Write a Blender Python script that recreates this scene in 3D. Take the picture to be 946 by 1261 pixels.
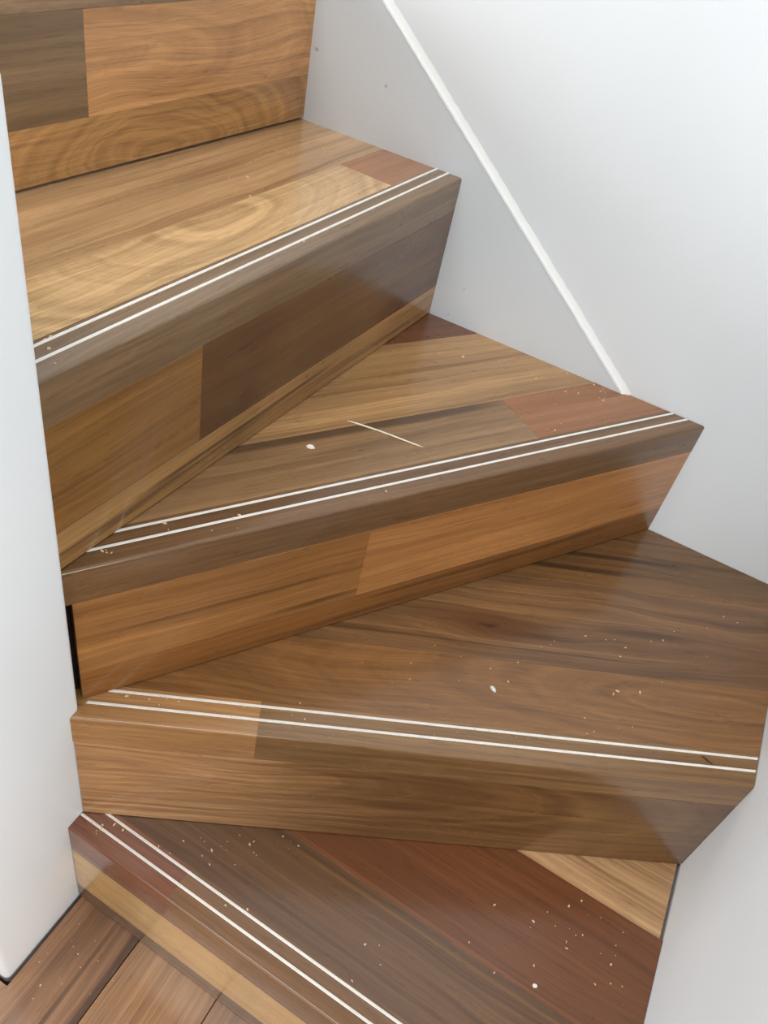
import bpy, math, random
from mathutils import Vector, Matrix

# ------------------------------------------------------------------ clear
for o in list(bpy.data.objects):
    bpy.data.objects.remove(o, do_unlink=True)
SC = bpy.context.scene
COL = SC.collection
RND = random.Random(7)

# ------------------------------------------------------------------ camera
CAM_POS = Vector((-0.25629706918851874, -0.9509663066793288, 0.865723587937843))
YAW, PITCH, ROLL, FPX = -0.32336415290806286, 0.7176488415460587, 0.24274543322797876, 992.5340852191689
fw = Vector((math.sin(YAW) * math.cos(PITCH), math.cos(YAW) * math.cos(PITCH), -math.sin(PITCH)))
rt = Vector((math.cos(YAW), -math.sin(YAW), 0))
up = rt.cross(fw)
cr, sr = math.cos(ROLL), math.sin(ROLL)
rr, uu = cr * rt + sr * up, -sr * rt + cr * up
cam_data = bpy.data.cameras.new('camera')
cam_data.sensor_fit = 'HORIZONTAL'
cam_data.sensor_width = 36.0
cam_data.lens = FPX / 946.0 * 36.0
cam_data.clip_start = 0.02
cam = bpy.data.objects.new('camera', cam_data)
COL.objects.link(cam)
mw = Matrix((rr, uu, -fw)).transposed().to_4x4()
mw.translation = CAM_POS
cam.matrix_world = mw
SC.camera = cam

# ------------------------------------------------------------------ world and lights
world = bpy.data.worlds.new('daylight')
SC.world = world
world.use_nodes = True
bg = world.node_tree.nodes['Background']
bg.inputs[0].default_value = (0.93, 0.97, 1.0, 1)
bg.inputs[1].default_value = 0.07

def area(name, loc, target, size, power, color):
    d = bpy.data.lights.new(name, 'AREA')
    d.shape = 'RECTANGLE'
    d.size, d.size_y = size
    d.energy = power
    d.color = color
    o = bpy.data.objects.new(name, d)
    COL.objects.link(o)
    o.location = loc
    o.rotation_euler = (Vector(target) - Vector(loc)).to_track_quat('-Z', 'Y').to_euler()
    return o
area('overhead_fill', (-0.75, -1.7, 4.2), (-0.25, -0.45, 0.1), (2.4, 2.0), 104.0, (1.0, 0.99, 0.975))  # unseen overhead area light, added to brighten treads and walls evenly
area('left_fill', (-4.0, -3.6, 1.2), (0.0, -0.6, 0.1), (2.0, 1.8), 130.0, (1.0, 0.995, 0.985))  # unseen light added behind left, brightens the right wall
area('right_fill', (2.6, -2.0, 0.9), (-0.6, -0.75, 0.1), (1.4, 1.8), 64.0, (1.0, 0.995, 0.985))  # unseen light added past the right wall's short end, brightens the low wall
area('rear_fill', (-0.3, -4.0, 0.9), (-0.2, -0.3, 0.2), (1.8, 1.6), 36.0, (1.0, 0.995, 0.985))  # low light added behind the camera, evens out the back wall

SC.view_settings.view_transform = 'Standard'
SC.view_settings.look = 'None'
SC.view_settings.gamma = 1.0
SC.view_settings.use_curve_mapping = False
SC.view_settings.exposure = -0.02

# ------------------------------------------------------------------ materials
def lin(c):
    out = []
    for v in c:
        v = v / 255.0
        out.append(v / 12.92 if v <= 0.04045 else ((v + 0.055) / 1.055) ** 2.4)
    return out

class NT:
    """small helper to chain shader nodes"""
    def __init__(self, name):
        self.mat = bpy.data.materials.new(name)
        self.mat.use_nodes = True
        self.t = self.mat.node_tree
        self.bsdf = self.t.nodes['Principled BSDF']
    def n(self, kind, **kw):
        nd = self.t.nodes.new(kind)
        for k, v in kw.items():
            setattr(nd, k, v)
        return nd
    def put(self, sock, v):
        if isinstance(v, bpy.types.NodeSocket):
            self.t.links.new(v, sock)
        else:
            sock.default_value = v
    def math(self, op, a, b=0.0, c=None, clamp=False):
        nd = self.n('ShaderNodeMath', operation=op, use_clamp=clamp)
        self.put(nd.inputs[0], a); self.put(nd.inputs[1], b)
        if c is not None:
            self.put(nd.inputs[2], c)
        return nd.outputs[0]
    def noise(self, vec, sc, scale=1.0, detail=2.0, rough=0.5, dist=0.0):
        mp = self.n('ShaderNodeMapping')
        self.put(mp.inputs['Vector'], vec)
        mp.inputs['Scale'].default_value = sc
        nd = self.n('ShaderNodeTexNoise')
        self.put(nd.inputs['Vector'], mp.outputs[0])
        nd.inputs['Scale'].default_value = scale
        nd.inputs['Detail'].default_value = detail
        nd.inputs['Roughness'].default_value = rough
        nd.inputs['Distortion'].default_value = dist
        return nd.outputs[0]
    def maprange(self, v, a, b, c, d, smooth=True):
        nd = self.n('ShaderNodeMapRange')
        nd.interpolation_type = 'SMOOTHSTEP' if smooth else 'LINEAR'
        self.put(nd.inputs[0], v)
        for i, x in enumerate((a, b, c, d)):
            nd.inputs[i + 1].default_value = x
        return nd.outputs[0]
    def mix(self, fac, a, b, mode='MIX'):
        nd = self.n('ShaderNodeMix', data_type='RGBA', blend_type=mode)
        self.put(nd.inputs[0], fac)
        for s, v in ((nd.inputs[6], a), (nd.inputs[7], b)):
            if isinstance(v, bpy.types.NodeSocket):
                self.t.links.new(v, s)
            else:
                s.default_value = (*v[:3], 1)
        return nd.outputs[2]

def wood(name, color, seed, contrast=1.0, figure=0.4, streak=0.25, knot=None, gain=1.0, arch=None, lines=(), fade=None):
    """Lacquered hardwood, grain along the piece's own X axis.
    arch = (x, y, aspect, rings per metre) nested growth arches; lines = dark mineral lines (x0, x1, y, half width, strength);
    fade = (second colour, x0, x1) blended in along the piece"""
    m = NT(name)
    c = [v * gain for v in lin(color)]
    tc = m.n('ShaderNodeTexCoord')
    off = m.n('ShaderNodeVectorMath', operation='ADD')
    m.t.links.new(tc.outputs['Object'], off.inputs[0])
    off.inputs[1].default_value = (seed * 1.37 % 11, seed * 2.11 % 13, seed * 0.71 % 7)
    v0 = off.outputs[0]
    so = m.n('ShaderNodeSeparateXYZ'); m.t.links.new(tc.outputs['Object'], so.inputs[0])
    # slow sideways wander of the grain
    w = m.noise(v0, (3.2, 9.0, 9.0), 1.0, 2.0, 0.5)
    wv = m.math('MULTIPLY', m.math('SUBTRACT', w, 0.5), 0.045 * (0.35 + figure))
    sep = m.n('ShaderNodeSeparateXYZ'); m.t.links.new(v0, sep.inputs[0])
    y2 = m.math('ADD', sep.outputs[1], wv)
    if knot:
        # grain lines swerve round a knot at (x, y)
        kx = m.math('MULTIPLY', m.math('SUBTRACT', so.outputs[0], knot[0]), 0.30)
        ky = m.math('SUBTRACT', so.outputs[1], knot[1])
        kr = m.math('SQRT', m.math('ADD', m.math('MULTIPLY', kx, kx), m.math('MULTIPLY', ky, ky)))
        bulge = m.math('DIVIDE', ky, m.math('ADD', m.math('MULTIPLY', kr, 26.0), 0.35))
        y2 = m.math('SUBTRACT', y2, m.math('MULTIPLY', bulge, 0.5))
    comb = m.n('ShaderNodeCombineXYZ')
    m.t.links.new(sep.outputs[0], comb.inputs[0]); m.t.links.new(y2, comb.inputs[1]); m.t.links.new(sep.outputs[2], comb.inputs[2])
    v = comb.outputs[0]
    # growth bands, finer grain lines and fibres, all centred on zero
    def cen(x, k): return m.math('MULTIPLY', m.math('SUBTRACT', x, 0.5), k)
    bands = m.noise(v, (1.8, 48.0, 48.0), 1.0, 4.0, 0.6)
    fine = m.noise(v, (2.2, 150.0, 150.0), 1.0, 4.0, 0.65)
    fib = m.noise(v, (4.5, 380.0, 380.0), 1.0, 4.0, 0.7)
    blot = m.noise(v0, (4.0, 9.0, 9.0), 1.0, 2.0, 0.5)
    if arch:
        ax = m.math('MULTIPLY', m.math('SUBTRACT', so.outputs[0], arch[0]), arch[2])
        ay = m.math('ADD', m.math('SUBTRACT', so.outputs[1], arch[1]), wv)
        ar = m.math('SQRT', m.math('ADD', m.math('MULTIPLY', ax, ax), m.math('MULTIPLY', ay, ay)))
        wob = m.noise(v0, (14.0, 40.0, 40.0), 1.0, 3.0, 0.6)
        ar = m.math('ADD', ar, cen(wob, 0.012))
        n1 = m.n('ShaderNodeTexNoise'); n1.noise_dimensions = '1D'
        m.put(n1.inputs['W'], m.math('MULTIPLY_ADD', ar, arch[3], seed))
        n1.inputs['Scale'].default_value = 1.0; n1.inputs['Detail'].default_value = 3.0; n1.inputs['Roughness'].default_value = 0.6
        tone = m.math('ADD', cen(n1.outputs[0], 1.0), cen(bands, 0.45))
    else:
        tone = cen(bands, 1.35)
    tone = m.math('ADD', tone, cen(fine, 1.25))
    tone = m.math('ADD', tone, cen(fib, 1.0))
    tone = m.math('ADD', tone, cen(blot, 0.5))
    tone = m.math('MULTIPLY', tone, 1.2 * contrast)
    # brightness factor and a slight shift of hue towards yellow in the light wood, red-brown in the dark
    fac = m.maprange(tone, -0.75, 0.75, 0.0, 1.0, False)
    ramp = m.n('ShaderNodeValToRGB')
    el = ramp.color_ramp.elements
    el[0].position, el[0].color = 0.0, (0.40, 0.32, 0.24, 1)
    el[1].position, el[1].color = 1.0, (1.72, 1.78, 1.85, 1)
    e = el.new(0.5); e.color = (1.0, 1.0, 1.0, 1)
    m.t.links.new(fac, ramp.inputs[0])
    base = c
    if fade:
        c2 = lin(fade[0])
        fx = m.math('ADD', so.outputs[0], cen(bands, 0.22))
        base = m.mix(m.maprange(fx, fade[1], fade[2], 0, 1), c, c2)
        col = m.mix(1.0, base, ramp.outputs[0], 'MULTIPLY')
    else:
        col = m.mix(1.0, ramp.outputs[0], c, 'MULTIPLY')
    # dark mineral streaks
    st = m.noise(v, (1.3, 34.0, 34.0), 1.0, 4.0, 0.6)
    sf = m.math('MULTIPLY', m.maprange(st, 0.58, 0.72, 0, 1), streak, clamp=True)
    col = m.mix(sf, col, [c[0] * 0.34, c[1] * 0.30, c[2] * 0.26])
    # open pores
    po = m.noise(v, (28.0, 800.0, 800.0), 1.0, 1.0, 0.5)
    pf = m.maprange(po, 0.60, 0.72, 0, 0.45)
    col = m.mix(pf, col, [c[0] * 0.42, c[1] * 0.36, c[2] * 0.3])
    for (lx0, lx1, ly, lw, ls) in lines:
        lo_x = m.maprange(so.outputs[0], lx0 - 0.04, lx0 + 0.04, 0, 1)
        hi_x = m.maprange(so.outputs[0], lx1 - 0.04, lx1 + 0.04, 1, 0)
        wig = m.math('ADD', so.outputs[1], m.math('ADD', cen(w, 0.012), cen(fine, 0.006)))
        dy = m.math('ABSOLUTE', m.math('SUBTRACT', wig, ly))
        lf = m.maprange(dy, lw * 0.3, lw, abs(ls), 0)
        lf = m.math('MULTIPLY', lf, m.math('MULTIPLY', lo_x, hi_x))
        lf = m.math('MULTIPLY', lf, m.maprange(fib, 0.25, 0.5, 0.65, 1.0))
        col = m.mix(lf, col, [c[0] * 0.22, c[1] * 0.18, c[2] * 0.16] if ls > 0 else [c[0] * 1.7, c[1] * 1.75, c[2] * 1.8])
    if knot:
        kw = m.math('ADD', kr, cen(fine, 0.012))
        col = m.mix(m.maprange(kw, 0.004, 0.030, 0.72, 0), col, [c[0] * 0.55, c[1] * 0.36, c[2] * 0.22])
        col = m.mix(m.maprange(kw, 0.001, 0.0055, 0.9, 0), col, [x * 0.18 for x in c])
    m.t.links.new(col, m.bsdf.inputs['Base Color'])
    rg = m.noise(v0, (14.0, 40.0, 40.0), 1.0, 3.0, 0.6)
    m.t.links.new(m.maprange(rg, 0.3, 0.75, 0.26, 0.40), m.bsdf.inputs['Roughness'])
    m.bsdf.inputs['Specular IOR Level'].default_value = 0.35
    m.bsdf.inputs['Coat Weight'].default_value = 0.65
    m.bsdf.inputs['Coat Roughness'].default_value = 0.15
    bp = m.n('ShaderNodeBump')
    bp.inputs['Strength'].default_value = 0.12
    bp.inputs['Distance'].default_value = 0.0006
    m.t.links.new(m.math('ADD', fib, m.math('MULTIPLY', po, 0.5)), bp.inputs['Height'])
    m.t.links.new(bp.outputs[0], m.bsdf.inputs['Normal'])
    return m.mat

def paint(name, color, rough=0.5, bump=0.05, marks=0.0, spec=0.3):
    m = NT(name)
    tc = m.n('ShaderNodeTexCoord')
    v = tc.outputs['Object']
    c = lin(color)
    big = m.noise(v, (3, 3, 3), 1.0, 3.0, 0.5)
    col = m.mix(m.maprange(big, 0.3, 0.7, 0, 1), [x * 0.975 for x in c], [min(1, x * 1.02) for x in c])
    if marks:
        sp = m.noise(v, (70, 70, 70), 1.0, 1.0, 0.5)
        col = m.mix(m.maprange(sp, 0.755, 0.80, 0, marks), col, [x * 0.45 for x in c])
    m.t.links.new(col, m.bsdf.inputs['Base Color'])
    m.bsdf.inputs['Roughness'].default_value = rough
    m.bsdf.inputs['Specular IOR Level'].default_value = spec
    bp = m.n('ShaderNodeBump')
    bp.inputs['Strength'].default_value = bump
    bp.inputs['Distance'].default_value = 0.002
    nz = m.noise(v, (160, 160, 160), 1.0, 3.0, 0.6)
    nz2 = m.noise(v, (22, 22, 22), 1.0, 2.0, 0.5)
    m.t.links.new(m.math('ADD', nz, m.math('MULTIPLY', nz2, 2.0)), bp.inputs['Height'])
    m.t.links.new(bp.outputs[0], m.bsdf.inputs['Normal'])
    return m.mat

def plain(name, color, rough=0.6, spec=0.3):
    m = NT(name)
    tc = m.n('ShaderNodeTexCoord')
    nz = m.noise(tc.outputs['Object'], (90, 90, 90), 1.0, 2.0, 0.5)
    c = lin(color)
    m.t.links.new(m.mix(nz, [x * 0.85 for x in c], [min(1, x * 1.12) for x in c]), m.bsdf.inputs['Base Color'])
    m.bsdf.inputs['Roughness'].default_value = rough
    m.bsdf.inputs['Specular IOR Level'].default_value = spec
    return m.mat

M_WALL = paint('wall_paint', (236, 242, 246), 0.55, 0.035)
M_BOARD = paint('skirting_paint', (224, 231, 236), 0.42, 0.05, 0.6)
M_NEWEL = paint('gloss_white_paint', (240, 244, 246), 0.32, 0.02, 0.0, 0.5)
M_CAULK = paint('caulk', (244, 245, 242), 0.5, 0.25)
M_STRIP = plain('white_strip', (238, 234, 226), 0.5)
M_CORE = plain('dark_core', (40, 30, 22), 0.9, 0.1)
M_CHIP = plain('chip_white', (238, 234, 225), 0.8)
M_DUST = plain('sawdust_pale', (222, 196, 158), 0.9, 0.1)
M_SPLINT = plain('splinter_pale', (244, 232, 204), 0.7)
M_DARKBIT = plain('dark_splinter', (60, 38, 24), 0.7)

# ------------------------------------------------------------------ mesh helpers
def link_mesh(name, verts, faces, mat, parent=None, smooth=False):
    me = bpy.data.meshes.new(name)
    me.from_pydata([tuple(v) for v in verts], [], faces)
    me.validate()
    me.update()
    import bmesh
    bm = bmesh.new(); bm.from_mesh(me)
    bmesh.ops.recalc_face_normals(bm, faces=bm.faces)
    bm.to_mesh(me); bm.free()
    if mat:
        me.materials.append(mat)
    if smooth:
        for p in me.polygons:
            p.use_smooth = True
    o = bpy.data.objects.new(name, me)
    COL.objects.link(o)
    if parent:
        o.parent = parent
    return o

def clip(poly, a, b, c):
    """keep the side a*x + b*y + c >= 0 of a convex polygon"""
    out = []
    for i in range(len(poly)):
        p, q = poly[i], poly[(i + 1) % len(poly)]
        dp, dq = a * p[0] + b * p[1] + c, a * q[0] + b * q[1] + c
        if dp >= 0:
            out.append(p)
        if (dp >= 0) != (dq >= 0):
            t = dp / (dp - dq)
            out.append((p[0] + (q[0] - p[0]) * t, p[1] + (q[1] - p[1]) * t))
    res = []
    for p in out:
        if not res or (abs(p[0] - res[-1][0]) + abs(p[1] - res[-1][1])) > 1e-6:
            res.append(p)
    if len(res) > 1 and abs(res[0][0] - res[-1][0]) + abs(res[0][1] - res[-1][1]) < 1e-6:
        res.pop()
    return res

def area2(poly):
    return 0.5 * sum(poly[i][0] * poly[(i + 1) % len(poly)][1] - poly[(i + 1) % len(poly)][0] * poly[i][1] for i in range(len(poly)))

def inset(poly, d):
    if area2(poly) < 0:
        poly = poly[::-1]
    n = len(poly)
    res = list(poly)
    for i in range(n):
        p, q = poly[i], poly[(i + 1) % n]
        ex, ey = q[0] - p[0], q[1] - p[1]
        l = math.hypot(ex, ey)
        nx, ny = -ey / l, ex / l
        res = clip(res, nx, ny, -(nx * p[0] + ny * p[1]) - d)
    return poly, res

def slab(name, poly, z0, z1, mat, parent, ch=0.0004):
    """polygon board from z0 up to z1 with a small chamfer round its face"""
    poly, ins = inset(poly, ch)
    n = len(poly)
    if len(ins) != n:
        cx = sum(p[0] for p in poly) / n; cy = sum(p[1] for p in poly) / n
        ins = [(p[0] + (cx - p[0]) * 0.004, p[1] + (cy - p[1]) * 0.004) for p in poly]
    else:
        # order inset ring to match
        best = min(range(n), key=lambda r: sum(math.dist(poly[i], ins[(i + r) % n]) for i in range(n)))
        ins = [ins[(i + best) % n] for i in range(n)]
    vs = [(p[0], p[1], z0) for p in poly] + [(p[0], p[1], z1 - ch) for p in poly] + [(p[0], p[1], z1) for p in ins]
    fs = [list(range(n))[::-1], list(range(2 * n, 3 * n))]
    for i in range(n):
        j = (i + 1) % n
        fs += [[i, j, n + j, n + i], [n + i, n + j, 2 * n + j, 2 * n + i]]
    return link_mesh(name, vs, fs, mat, parent)

def box(name, lo, hi, mat, parent=None, bevel=0.0, segs=3, keep_bottom=False):
    x0, y0, z0 = lo; x1, y1, z1 = hi
    vs = [(x0, y0, z0), (x1, y0, z0), (x1, y1, z0), (x0, y1, z0), (x0, y0, z1), (x1, y0, z1), (x1, y1, z1), (x0, y1, z1)]
    fs = [[3, 2, 1, 0], [4, 5, 6, 7], [0, 1, 5, 4], [1, 2, 6, 5], [2, 3, 7, 6], [3, 0, 4, 7]]
    o = link_mesh(name, vs, fs, mat, parent)
    if bevel:
        import bmesh
        bm = bmesh.new(); bm.from_mesh(o.data)
        zlo = min(v.co.z for v in bm.verts)
        ed = [e for e in bm.edges if not (keep_bottom and all(abs(v.co.z - zlo) < 1e-6 for v in e.verts))]
        bmesh.ops.bevel(bm, geom=ed, offset=bevel, segments=segs, profile=0.5, affect='EDGES')
        bm.to_mesh(o.data); bm.free()
        for p in o.data.polygons:
            p.use_smooth = True
        o.data.set_sharp_from_angle(angle=math.radians(30)) if hasattr(o.data, 'set_sharp_from_angle') else None
    return o

def tag(o, label=None, cat=None, group=None, kind=None):
    if label: o['label'] = label
    if cat: o['category'] = cat
    if group: o['group'] = group
    if kind: o['kind'] = kind
    return o

# ------------------------------------------------------------------ setting
H = 0.18
Z_FLOOR, Z_D, Z_C, Z_B, Z_A = -0.1682, 0.0, 0.18, 0.3573, 0.5386
Z_R = Z_A + 0.181
XN, YN, YN2 = -0.6077, -0.6373, -0.7795        # newel wall: face towards the treads, far face, near face
WALL_Y, WALL_X = 0.003, 0.0

tag(box('wall_back', (-2.4, WALL_Y, -0.3), (0.12, 0.12, 2.6), M_WALL), 'smooth pale grey painted wall beside the stairs, above the sloping white bead', None, None, 'structure')
tag(box('wall_right', (WALL_X, -0.86, -0.3), (0.12, WALL_Y, 2.6), M_WALL), 'pale painted wall at the right end of the two lowest steps', None, None, 'structure')

tag(box('wall_left', (-2.4, -0.78, -0.3), (-2.28, WALL_Y, 2.6), M_WALL), 'pale painted wall closing the top of the upper flight', None, None, 'structure')

# sloping skirting board, its top edge filled with a caulk bead
LX0, LZ0, SL = -0.300, 0.3563, -0.797
def line_z(x): return LZ0 + (x - LX0) * SL
x_end = -1.6
pb = [(LX0 - 0.004, Z_B - 0.02), (LX0 - 0.004, line_z(LX0 - 0.004)), (x_end, line_z(x_end)), (x_end, line_z(x_end) - 0.5), (-0.62, Z_B - 0.02)]
vs = [(x, -0.003, z) for x, z in pb] + [(x, WALL_Y, z) for x, z in pb]
n = len(pb)
fs = [list(range(n)), list(range(n, 2 * n))[::-1]] + [[i, n + i, n + (i + 1) % n, (i + 1) % n] for i in range(n)]
board = tag(link_mesh('baseboard_back', vs, fs, M_BOARD), 'grey-white sloping skirting board running down the wall beside the upper steps', None, None, 'structure')
vs, fs = [], []
N = 220
prof = 5
ux, uz = math.cos(math.atan(SL)), math.sin(math.atan(SL))
for i in range(N + 1):
    x = LX0 + 0.003 + (x_end - LX0 - 0.003) * i / N
    z = line_z(x)
    wv = RND.uniform(-0.0004, 0.0004)
    for j in range(prof):
        t = j / (prof - 1)
        d = -0.0012 + wv * 0.7 + t * (0.0085 + wv)                      # distance up the wall, square to the line
        y = -0.0036 + wv * 0.5 + (WALL_Y + 0.0036) * (t ** 0.62)
        vs.append((x - uz * d, y, z + ux * d))
for i in range(N):
    for j in range(prof - 1):
        a = i * prof + j
        fs.append([a, a + 1, a + prof + 1, a + prof])
link_mesh('caulk_bead', vs, fs, M_CAULK, board, smooth=True)

# half-height newel wall on the inside of the turn
newel = tag(box('newel_wall', (-2.0, YN2, Z_FLOOR - 0.0142), (XN, YN, 0.733), M_NEWEL, None, 0.006, 4, True),
            'glossy white half-height wall end around which the steps turn', 'low wall')

# floor of boards running towards the camera
floor = tag(box('floor', (-2.4, -2.4, Z_FLOOR - 0.06), (0.0, -0.66, Z_FLOOR - 0.0145), M_CORE), 'brown hardwood board floor at the foot of the steps', None, None, 'structure')
fcols = [(148, 110, 76), (132, 96, 66), (158, 116, 80), (140, 102, 72)]
FB = 0.113
i = 0
x = -0.5145 - 16 * FB
while x < -0.001:
    x1 = min(x + FB, -0.0005)
    jy = -0.70 - 0.9 * ((i * 0.37) % 1)
    mt = wood('floor_wood', fcols[i % 4], 300 + i, 1.0, 0.4, 0.35, lines=[(-0.95, -0.62, -x1 + 0.007, 0.010, 0.85), (-1.2, -0.66, -x1 + 0.034, 0.003, 0.6)] if i == 15 else ())
    gx, gy = XN + 0.0048, YN2 - 0.0048            # boards stop short of the low wall
    for a, b in ((-2.4, jy), (jy, -0.665)):
        # own frame: X along the board
        lo, hi = -x1 + 0.0004, -x - 0.0004
        if x1 <= gx:
            if a >= gy: continue
            b = min(b, gy)
        if x < gx < x1 and b > gy:
            ring = [(a, lo), (b, lo), (b, -gx), (max(a, gy), -gx)]
            if a < gy: ring += [(gy, hi), (a, hi)]
            m_ = len(ring)
            pl = link_mesh('plank', [(p, q, -0.014) for p, q in ring] + [(p, q, 0.0) for p, q in ring],
                           [list(range(m_))[::-1], list(range(m_, 2 * m_))] + [[q, (q + 1) % m_, m_ + (q + 1) % m_, m_ + q] for q in range(m_)], mt, floor)
        else:
            pl = slab('plank', [(a, lo), (b, lo), (b, hi), (a, hi)], -0.014, 0.0, mt, floor, 0.0008)
        pl.matrix_local = Matrix(((0, -1, 0, 0), (1, 0, 0, 0), (0, 0, 1, Z_FLOOR), (0, 0, 0, 1)))
    x = x1 + (0 if x1 < -0.001 else 1)
    i += 1

# ------------------------------------------------------------------ steps
class Line:
    def __init__(self, p, d, upward):
        self.p, self.d = p, d
        n = (d[1], -d[0])
        if n[0] * upward[0] + n[1] * upward[1] < 0:
            n = (-n[0], -n[1])
        self.n = n
def wall_line(xw, a): return Line((xw, 0.0), (-math.sin(a), -math.cos(a)), (-1, 0.3))
def side_line(yw, a): return Line((0.0, yw), (-math.cos(a), -math.sin(a)), (-0.2, 1))
LN = {
    'R': wall_line(-0.8054, 0.0793), 'A': wall_line(-0.5792, 0.0610), 'B': wall_line(-0.1962, 0.5838),
    'C': side_line(-0.33155, 0.48408), 'D': side_line(-0.69289, -0.034547),
}
ZT = {'R': Z_R, 'A': Z_A, 'B': Z_B, 'C': Z_C, 'D': Z_D}
ZB = {'R': Z_A, 'A': Z_B, 'B': Z_C, 'C': Z_D, 'D': Z_FLOOR}
NEXT = {'D': 'C', 'C': 'B', 'B': 'A', 'A': 'R', 'R': None}
NOSE = 0.040
TH = 0.016

def loc2(k, x, y):
    L = LN[k]
    dx, dy = x - L.p[0], y - L.p[1]
    return dx * L.d[0] + dy * L.d[1], dx * L.n[0] + dy * L.n[1]

def hp_world(k, a, b, c):
    """world half plane a*x+b*y+c>=0 in the step's own (s, d) coordinates"""
    L = LN[k]
    return (a * L.d[0] + b * L.d[1], a * L.n[0] + b * L.n[1], a * L.p[0] + b * L.p[1] + c)

def end_planes(k):
    """planes that end this step at the wall and at the newel"""
    w = [hp_world(k, 0, -1, 0.0026), hp_world(k, -1, 0, -0.0006)]
    nw = hp_world(k, 0, 1, -YN - 0.0004) if k in 'RAB' else hp_world(k, 1, 0, -XN - 0.0004)
    return w, nw

def s_at(pl, d):
    a, b, c = pl
    return -(b * d + c) / a

def tread_frame(k):
    L = LN[k]
    # X along the nosing, Y uphill, Z up; mirrored where needed by flipping X
    X = Vector((L.d[0], L.d[1], 0)); Y = Vector((L.n[0], L.n[1], 0)); Z = X.cross(Y)
    return X, Y, Z
# for every step d x n points down or up the same way; keep (x=-s) so that frames stay right handed
def mat_tread(k):
    L = LN[k]
    X = Vector((-L.d[0], -L.d[1], 0)); Y = Vector((L.n[0], L.n[1], 0)); Z = X.cross(Y)
    assert Z.z > 0
    m = Matrix((X, Y, Z)).transposed().to_4x4()
    m.translation = (L.p[0], L.p[1], ZT[k])
    return m
def mat_riser(k):
    # X along the nosing (towards the wall), Y up, Z out of the riser face
    L = LN[k]
    X = Vector((-L.d[0], -L.d[1], 0)); Y = Vector((0, 0, 1)); Z = X.cross(Y)
    m = Matrix((X, Y, Z)).transposed().to_4x4()
    m.translation = (L.p[0], L.p[1], ZT[k])
    return m

def flip(poly): return [(-s, d) for s, d in poly]

SEED = [10]
def nw_(name, col, **kw):
    SEED[0] += 1
    return wood(name, col, SEED[0] * 3.7, **kw)

def nosing_piece(k, root, s_lo, s_hi, mat):
    """solid front edge of the tread with a rounded arris, cut to the wall and the newel"""
    w, nwp = end_planes(k)
    if k in 'CD':
        nwp = hp_world(k, 1, 0, -XN + 0.02)      # runs on behind the corner of the low wall
    r = 0.0028
    prof = [(NOSE, 0.0)]
    for i in range(6):
        a = math.pi / 2 * i / 5
        prof.append((r - r * math.sin(a), -r + r * math.cos(a)))
    prof += [(0.0, -NOSE + 0.0004), (0.0004, -NOSE), (NOSE, -NOSE)]
    n = len(prof)
    wall_pl = w[0] if k in 'RAB' else w[1]
    vs = []
    for end in (0, 1):
        for d, z in prof:
            if end == 0:
                s = s_at(wall_pl, d) if s_lo is None else s_lo
            else:
                s = s_at(nwp, d) if s_hi is None else s_hi
            vs.append((-s, d, z))
    fs = [list(range(n))[::-1], list(range(n, 2 * n))]
    fs += [[i, (i + 1) % n, n + (i + 1) % n, n + i] for i in range(n)]
    o = link_mesh('nosing', vs, fs, mat, root)
    for p in o.data.polygons:
        p.use_smooth = len(p.vertices) == 4
    if hasattr(o.data, 'set_sharp_from_angle'):
        o.data.set_sharp_from_angle(angle=math.radians(28))
    o.matrix_local = mat_tread(k)
    return o

def inlay(k, nose, d0, wd=0.0030):
    w, nwp = end_planes(k)
    wall_pl = w[0] if k in 'RAB' else w[1]
    nk = NEXT[k]
    vs = []
    for end in (0, 1):
        for d, z in ((d0 - wd / 2, -0.002), (d0 - wd / 2, 0.0002), (d0 - wd * 0.35, 0.0007), (d0 + wd * 0.35, 0.0007), (d0 + wd / 2, 0.0002), (d0 + wd / 2, -0.002)):
            if end == 0:
                s = s_at(wall_pl, d) + 0.0015
            else:
                s = s_at(nwp, d) - 0.0005
                if nk:
                    Ln = LN[nk]
                    pl = hp_world(k, -Ln.n[0], -Ln.n[1], Ln.n[0] * Ln.p[0] + Ln.n[1] * Ln.p[1])
                    if abs(pl[0]) > 0.05:
                        s2 = s_at(pl, d)
                        if s2 > 0.2:
                            s = min(s, s2 + 0.001)
            vs.append((-s, d, z))
    n = 6
    fs = [list(range(n))[::-1], list(range(n, 2 * n))] + [[i, (i + 1) % n, n + (i + 1) % n, n + i] for i in range(n)]
    return link_mesh('inlay_strip', vs, fs, M_STRIP, nose)

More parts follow.
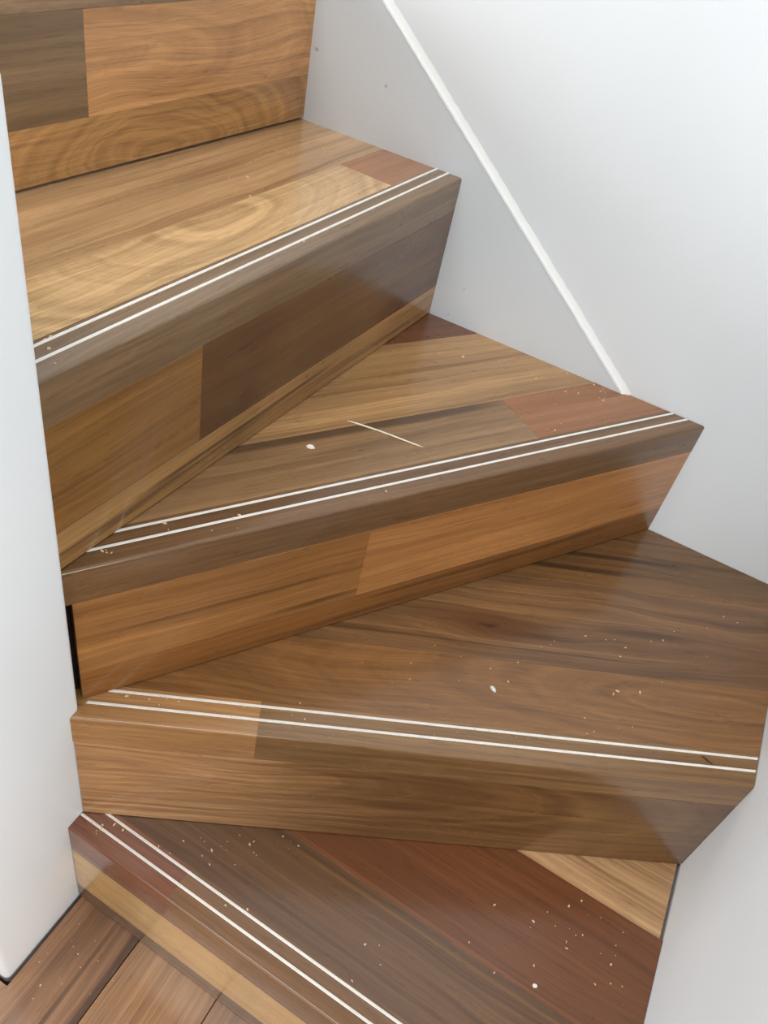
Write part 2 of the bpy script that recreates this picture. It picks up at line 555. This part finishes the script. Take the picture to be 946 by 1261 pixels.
def build_step(k, label, nosings, tread_rows, riser_rows, riser_end=0.0, riser_gap=0.0012):
    """rows: (d0, d1, [(s_lo, s_hi, material), ...]) ; None = run to the end"""
    root = bpy.data.objects.new('stair_step', None)
    COL.objects.link(root)
    root.empty_display_size = 0.05
    # the Empty stands at the base of the step, at its wall end
    base = Matrix.Translation((LN[k].p[0], LN[k].p[1], ZB[k]))
    root.matrix_world = base
    inv = base.inverted()
    tag(root, label, 'step', 'hardwood winder steps')
    w, nwp = end_planes(k)
    first = None
    for s_lo, s_hi, mat in nosings:
        o = nosing_piece(k, root, s_lo, s_hi, mat)
        o.matrix_local = inv @ mat_tread(k)
        first = first or o
    for d0 in (0.0190, 0.0345):
        inlay(k, first, d0)
    # tread
    big = [(-0.6, 0.0), (1.6, 0.0), (1.6, 1.6), (-0.6, 1.6)]
    nw_wide = nwp if k in 'RAB' else hp_world(k, 1, 0, -XN + 0.02)   # runs on behind the corner of the low wall
    for pl in w + [nw_wide]:
        big = clip(big, *pl)
    nk = NEXT[k]
    if nk:
        Ln = LN[nk]
        pl = hp_world(k, -Ln.n[0], -Ln.n[1], Ln.n[0] * Ln.p[0] + Ln.n[1] * Ln.p[1] + 0.012)
        big = clip(big, *pl)
    else:
        big = clip(big, 0, -1, 0.24)
    core = clip(clip(big, 0, 1, -NOSE - 0.001), 0, -1, 9)
    tr = slab('tread', inset(flip(core), 0.001)[1], -0.036, -TH - 0.0002, M_CORE, root)
    tr.matrix_local = inv @ mat_tread(k)
    for d0, d1, pieces in tread_rows:
        row = clip(big, 0, 1, -d0)
        if d1 is not None:
            row = clip(row, 0, -1, d1)
        for s_lo, s_hi, mat, *gap in pieces:
            p = row
            if s_lo is not None: p = clip(p, 1, 0, -s_lo)
            if s_hi is not None: p = clip(p, -1, 0, s_hi)
            if gap: p = clip(p, *hp_world(k, -1, 0, -gap[0]))
            if len(p) >= 3 and abs(area2(p)) > 1e-5:
                slab('plank', flip(p), -TH, 0.0, mat, tr, 0.00025)
    # riser
    s0 = s_at(w[0] if k in 'RAB' else w[1], 0.0)
    s1 = s_at(nwp, 0.0) - riser_end
    hgt = ZT[k] - ZB[k]
    face = [(s0 + 0.0003, -hgt + riser_gap), (s1, -hgt + riser_gap), (s1, -NOSE), (s0 + 0.0003, -NOSE)]
    s2 = s1 + riser_end + 0.004
    core = [(s0 + 0.02, -hgt + riser_gap), (s2, -hgt + riser_gap), (s2, -NOSE), (s0 + 0.02, -NOSE)]
    rs = slab('riser', flip(core), -0.018, -0.0125, M_CORE, root)
    rs.matrix_local = inv @ mat_riser(k)
    for d0, d1, pieces in riser_rows:
        row = clip(face, 0, -1, -d0)
        if d1 is not None:
            row = clip(row, 0, 1, d1)
        for s_lo, s_hi, mat in pieces:
            p = row
            if s_lo is not None: p = clip(p, 1, 0, -s_lo)
            if s_hi is not None: p = clip(p, -1, 0, s_hi)
            if len(p) >= 3:
                slab('plank', flip(p), -0.012, 0.0, mat, rs, 0.00025)
    return root

W_ = nw_
# topmost step: only its riser shows
build_step('R', 'topmost step, only its two-tone riser in view at the upper left',
    [(None, None, W_('wood_top_nosing', (140, 108, 76)))],
    [(NOSE, 0.13, [(None, None, W_('wood_top_tread', (150, 112, 76)))]), (0.13, None, [(None, None, W_('wood_top_tread', (138, 100, 66)))])],
    [(NOSE, 0.128, [(None, 0.348, W_('wood_orange_tan', (200, 146, 91), arch=(-0.335, -0.082, 0.22, 90.0), contrast=0.75, figure=0.9, streak=0.1)),
                    (0.348, None, W_('wood_grey_brown', (122, 94, 62), contrast=0.8, figure=0.3, streak=0.2))]),
     (0.128, None, [(None, None, W_('wood_tan_figured', (176, 129, 75), arch=(-0.255, -0.178, 0.42, 120.0), contrast=0.9, figure=1.0, streak=0.1))])],
    0.0, 0.003)

build_step('A', 'straight tan step directly below the topmost riser, dark block in its front',
    [(None, None, W_('wood_greyish', (127, 100, 70), contrast=0.8, figure=0.2, streak=0.25))],
    [(NOSE, 0.110, [(None, 0.105, W_('wood_pinkish', (158, 106, 66), contrast=0.6)),
                    (0.105, None, W_('wood_light_tan', (199, 162, 115), arch=(-0.335, 0.100, 0.40, 90.0), contrast=0.8, figure=0.8, streak=0.2))]),
     (0.110, None, [(None, None, W_('wood_tan_brown', (173, 136, 95), contrast=0.9, figure=0.6, streak=0.35))])],
    [(NOSE, 0.141, [(None, 0.468, W_('wood_dark_block', (97, 64, 32), contrast=0.7, streak=0.2)),
                    (0.468, None, W_('wood_orange_brown', (134, 93, 46), contrast=0.9, streak=0.2))]),
     (0.141, None, [(None, None, W_('wood_mid_streaked', (160, 119, 70), lines=[(-0.53, -0.27, -0.158, 0.0035, 0.9), (-0.25, -0.05, -0.171, 0.003, 0.5)], contrast=0.8, streak=0.9))])],
    0.002)

build_step('B', 'winder step with the long pale splinter lying on its tread',
    [(None, None, W_('wood_brown', (114, 82, 51), contrast=0.8, figure=0.2))],
    [(NOSE, 0.117, [(None, 0.232, W_('wood_copper', (152, 99, 58), contrast=0.7)),
                    (0.232, None, W_('wood_smoky', (147, 113, 75), lines=[(-0.60, -0.25, 0.112, 0.010, 0.8)], contrast=0.8, streak=0.6))]),
     (0.117, 0.257, [(None, None, W_('wood_open_grain', (166, 127, 82), contrast=1.0, figure=0.1, streak=0.15))]),
     (0.257, None, [(None, None, W_('wood_red_brown', (110, 65, 37), contrast=0.6))])],
    [(NOSE, 0.137, [(None, 0.466, W_('wood_orange', (185, 127, 72), contrast=0.7, figure=0.4, streak=0.2)),
                    (0.466, None, W_('wood_golden', (160, 110, 59), lines=[(-0.56, -0.47, -0.128, 0.006, 0.7), (-0.72, -0.5, -0.09, 0.003, 0.5)], contrast=0.9, figure=0.5, streak=0.3))]),
     (0.137, None, [(None, None, W_('wood_low_brown', (136, 88, 41), lines=[(-0.45, -0.1, -0.147, 0.004, 0.5)], contrast=0.9, streak=0.5))])],
    0.009)

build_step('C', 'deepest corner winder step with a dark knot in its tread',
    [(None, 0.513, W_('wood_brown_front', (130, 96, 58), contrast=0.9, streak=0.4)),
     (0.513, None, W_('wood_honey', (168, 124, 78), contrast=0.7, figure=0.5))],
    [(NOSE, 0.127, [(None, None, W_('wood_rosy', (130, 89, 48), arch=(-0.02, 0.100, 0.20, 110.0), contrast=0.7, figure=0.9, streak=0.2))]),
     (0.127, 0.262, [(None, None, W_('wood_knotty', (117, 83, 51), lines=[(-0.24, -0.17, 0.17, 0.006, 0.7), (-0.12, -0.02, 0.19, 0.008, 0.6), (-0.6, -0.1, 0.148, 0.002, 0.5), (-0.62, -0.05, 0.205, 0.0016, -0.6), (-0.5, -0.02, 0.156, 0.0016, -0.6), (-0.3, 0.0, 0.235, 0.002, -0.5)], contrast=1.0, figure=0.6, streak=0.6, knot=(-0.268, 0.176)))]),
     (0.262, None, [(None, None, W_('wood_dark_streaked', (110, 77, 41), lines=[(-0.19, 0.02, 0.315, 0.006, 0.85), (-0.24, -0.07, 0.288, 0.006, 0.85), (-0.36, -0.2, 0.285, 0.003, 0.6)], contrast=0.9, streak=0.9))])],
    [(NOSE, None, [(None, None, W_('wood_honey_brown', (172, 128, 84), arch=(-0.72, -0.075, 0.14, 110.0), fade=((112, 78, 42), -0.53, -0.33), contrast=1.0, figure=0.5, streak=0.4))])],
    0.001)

build_step('D', 'lowest step with a pale beige stripe along its front',
    [(None, 0.475, W_('wood_umber', (118, 84, 54), contrast=0.6, streak=0.2)),
     (0.475, None, W_('wood_mulberry', (120, 73, 50), contrast=0.6, streak=0.2))],
    [(NOSE, 0.130, [(None, None, W_('wood_walnut', (99, 68, 40), lines=[(-0.40, 0.05, 0.121, 0.0025, -0.55), (-0.6, -0.1, 0.075, 0.0015, -0.3), (-0.5, -0.05, 0.06, 0.004, 0.4)], contrast=0.9, figure=0.5, streak=0.5))]),
     (0.130, 0.262, [(None, None, W_('wood_red', (108, 63, 32), lines=[(-0.5, 0.02, 0.133, 0.002, -0.5), (-0.3, -0.02, 0.20, 0.0015, -0.3)], contrast=0.7, figure=0.5, streak=0.2))]),
     (0.262, None, [(None, None, W_('wood_straw', (176, 138, 98), contrast=1.0, figure=0.1, streak=0.3), 0.004)])],
    [(NOSE, 0.049, [(None, None, W_('wood_umber', (122, 86, 58), contrast=0.6, streak=0.2))]),
     (0.049, 0.135, [(None, None, W_('wood_beige', (194, 154, 98), contrast=0.45, figure=0.3, streak=0.1))]),
     (0.135, None, [(None, None, W_('wood_low_walnut', (104, 76, 52), contrast=0.8))])],
    0.001)

# ------------------------------------------------------------------ debris lying on the steps
def pix(u, v, z):
    """point of the plane at height z seen at this place of the photograph (used once, to survey where debris lies)"""
    d = fw + rr * ((u - 473.0) / FPX) - uu * ((v - 630.5) / FPX)
    t = (z - CAM_POS.z) / d.z
    return CAM_POS + d * t

def chip_geo(c, sx, sy, h, rot, rnd):
    k = 6
    ring = []
    for i in range(k):
        a = 2 * math.pi * i / k
        r = rnd.uniform(0.75, 1.1)
        x, y = sx * r * math.cos(a), sy * r * math.sin(a)
        ring.append((c[0] + x * math.cos(rot) - y * math.sin(rot), c[1] + x * math.sin(rot) + y * math.cos(rot)))
    vs = [(x, y, c[2] + 0.00005) for x, y in ring]
    vs += [(c[0] + (x - c[0]) * 0.7, c[1] + (y - c[1]) * 0.7, c[2] + h * rnd.uniform(0.7, 1.1)) for x, y in ring]
    fs = [list(range(k))[::-1], list(range(k, 2 * k))] + [[i, (i + 1) % k, k + (i + 1) % k, k + i] for i in range(k)]
    return vs, fs

def centred(name, vs, fs, mat):
    c = Vector((0, 0, 0))
    for v in vs: c += Vector(v)
    c /= len(vs)
    c.z = min(v[2] for v in vs)
    o = link_mesh(name, [Vector(v) - c for v in vs], fs, mat)
    o.location = c
    return o

def chip(u, v, z, sx, sy, rot, label):
    vs, fs = chip_geo(pix(u, v, z), sx, sy, 0.0016, rot, RND)
    return tag(centred('paint_chip', vs, fs, M_CHIP), label, 'chip', 'white chips on the treads')
chip(382, 550.5, Z_B, 0.0052, 0.0036, 0.2, 'oval white chip beside the pale splinter')
chip(607, 848, Z_C, 0.0052, 0.0028, -0.6, 'small white chip in front of the dark knot')
chip(659, 1214, Z_D, 0.0030, 0.0023, 0.3, 'tiny white chip on the red plank of the lowest step')

def stick(name, pts, r, mat):
    vs, fs = [], []
    n = len(pts)
    for i, p in enumerate(pts):
        t = (pts[min(i + 1, n - 1)] - pts[max(i - 1, 0)]).normalized()
        sd = Vector((-t.y, t.x, 0)).normalized()
        f = 0.35 if i in (0, n - 1) else 1.0
        for j in range(5):
            a = 2 * math.pi * j / 5
            vs.append(p + sd * (r * f * math.cos(a)) + Vector((0, 0, r * 0.8 + r * 0.8 * f * math.sin(a))))
    for i in range(n - 1):
        for j in range(5):
            a, b = i * 5 + j, i * 5 + (j + 1) % 5
            fs.append([a, b, b + 5, a + 5])
    fs += [list(range(5))[::-1], list(range((n - 1) * 5, n * 5))]
    return centred(name, vs, fs, mat)

a, b = pix(428, 519, Z_B), pix(521, 551, Z_B)
side = Vector((-(b - a).y, (b - a).x, 0)).normalized()
pts = [a.lerp(b, i / 8) + side * (0.0012 * math.sin(i * 0.55)) + Vector((0, 0, 0.0002)) for i in range(9)]
tag(stick('wood_splinter', pts, 0.0011, M_SPLINT), 'long thin pale splinter lying across a winder tread', 'splinter')
a, b = pix(864, 931, Z_C), pix(878, 942, Z_C)
tag(stick('wood_splinter', [a, a.lerp(b, 0.4), b], 0.0009, M_DARKBIT), 'short dark splinter between the white strips near the right wall', 'splinter')

# loose sawdust, one uncountable scatter for each tread: (u, v) survey spots and spreads
def on_step(k, p):
    """clear of the nosing, of the riser behind, of the walls and of the low wall"""
    if p.y > -0.005 or p.x > -0.004 or (p.x < XN + 0.004 and p.y < YN + 0.004):
        return False
    if k is None:
        return p.y < LN['D'].p[1] - 0.01 + 0.035 * p.x * -1 and loc2('D', p.x, p.y)[1] < -0.004
    if loc2(k, p.x, p.y)[1] < 0.004:
        return False
    nk = NEXT[k]
    return nk is None or loc2(nk, p.x, p.y)[1] < -0.004

def sawdust(label, k, spots, rnd):
    vs, fs = [], []
    z = Z_FLOOR if k is None else ZT[k]
    for (u, v, su, sv, cnt) in spots:
        for i in range(cnt):
            c = pix(u + rnd.gauss(0, su), v + rnd.gauss(0, sv), z)
            sz = rnd.choice((0.0005, 0.0006, 0.0007, 0.0008, 0.0011, 0.0016))
            if rnd.random() < 0.2 or not on_step(k, c):
                continue
            a, f = chip_geo(c, sz * rnd.uniform(0.9, 1.8), sz * 0.7, sz * 0.9, rnd.uniform(0, 3.1), rnd)
            o = len(vs)
            vs += a
            fs += [[j + o for j in q] for q in f]
    o = centred('sawdust', vs, fs, M_DUST)
    return tag(o, label, 'sawdust', None, 'stuff')
rd = random.Random(21)
sawdust('pale sawdust specks on the tan upper tread', 'A', [(300, 215, 6, 3, 2), (345, 270, 60, 20, 7), (62, 412, 6, 6, 5), (70, 440, 10, 6, 4), (410, 190, 40, 12, 5), (230, 330, 90, 30, 6)], rd)
sawdust('pale sawdust specks around the splinter tread', 'B', [(690, 480, 40, 12, 16), (745, 485, 18, 7, 18), (715, 525, 60, 6, 10), (660, 465, 10, 5, 5), (130, 679, 4, 2, 5), (300, 640, 80, 10, 8), (480, 600, 60, 8, 5), (220, 655, 15, 4, 4), (560, 440, 40, 15, 6)], rd)
sawdust('pale sawdust specks on the knotty corner tread', 'C', [(600, 815, 60, 20, 14), (790, 790, 50, 20, 10), (860, 760, 40, 25, 8), (200, 862, 20, 4, 12), (330, 878, 60, 6, 10), (700, 900, 80, 15, 10), (780, 850, 30, 8, 8), (590, 900, 30, 8, 5)], rd)
sawdust('pale sawdust specks on the lowest tread', 'D', [(700, 1130, 45, 20, 16), (740, 1190, 20, 30, 10), (240, 1040, 45, 12, 16), (125, 1022, 12, 5, 12), (330, 1045, 30, 8, 10), (290, 1110, 15, 10, 3), (640, 1180, 50, 30, 8), (460, 1170, 30, 30, 4)], rd)
sawdust('pale sawdust specks on the floor by the low wall', None, [(80, 1165, 22, 22, 10), (50, 1215, 20, 18, 7), (125, 1180, 10, 20, 5)], rd)
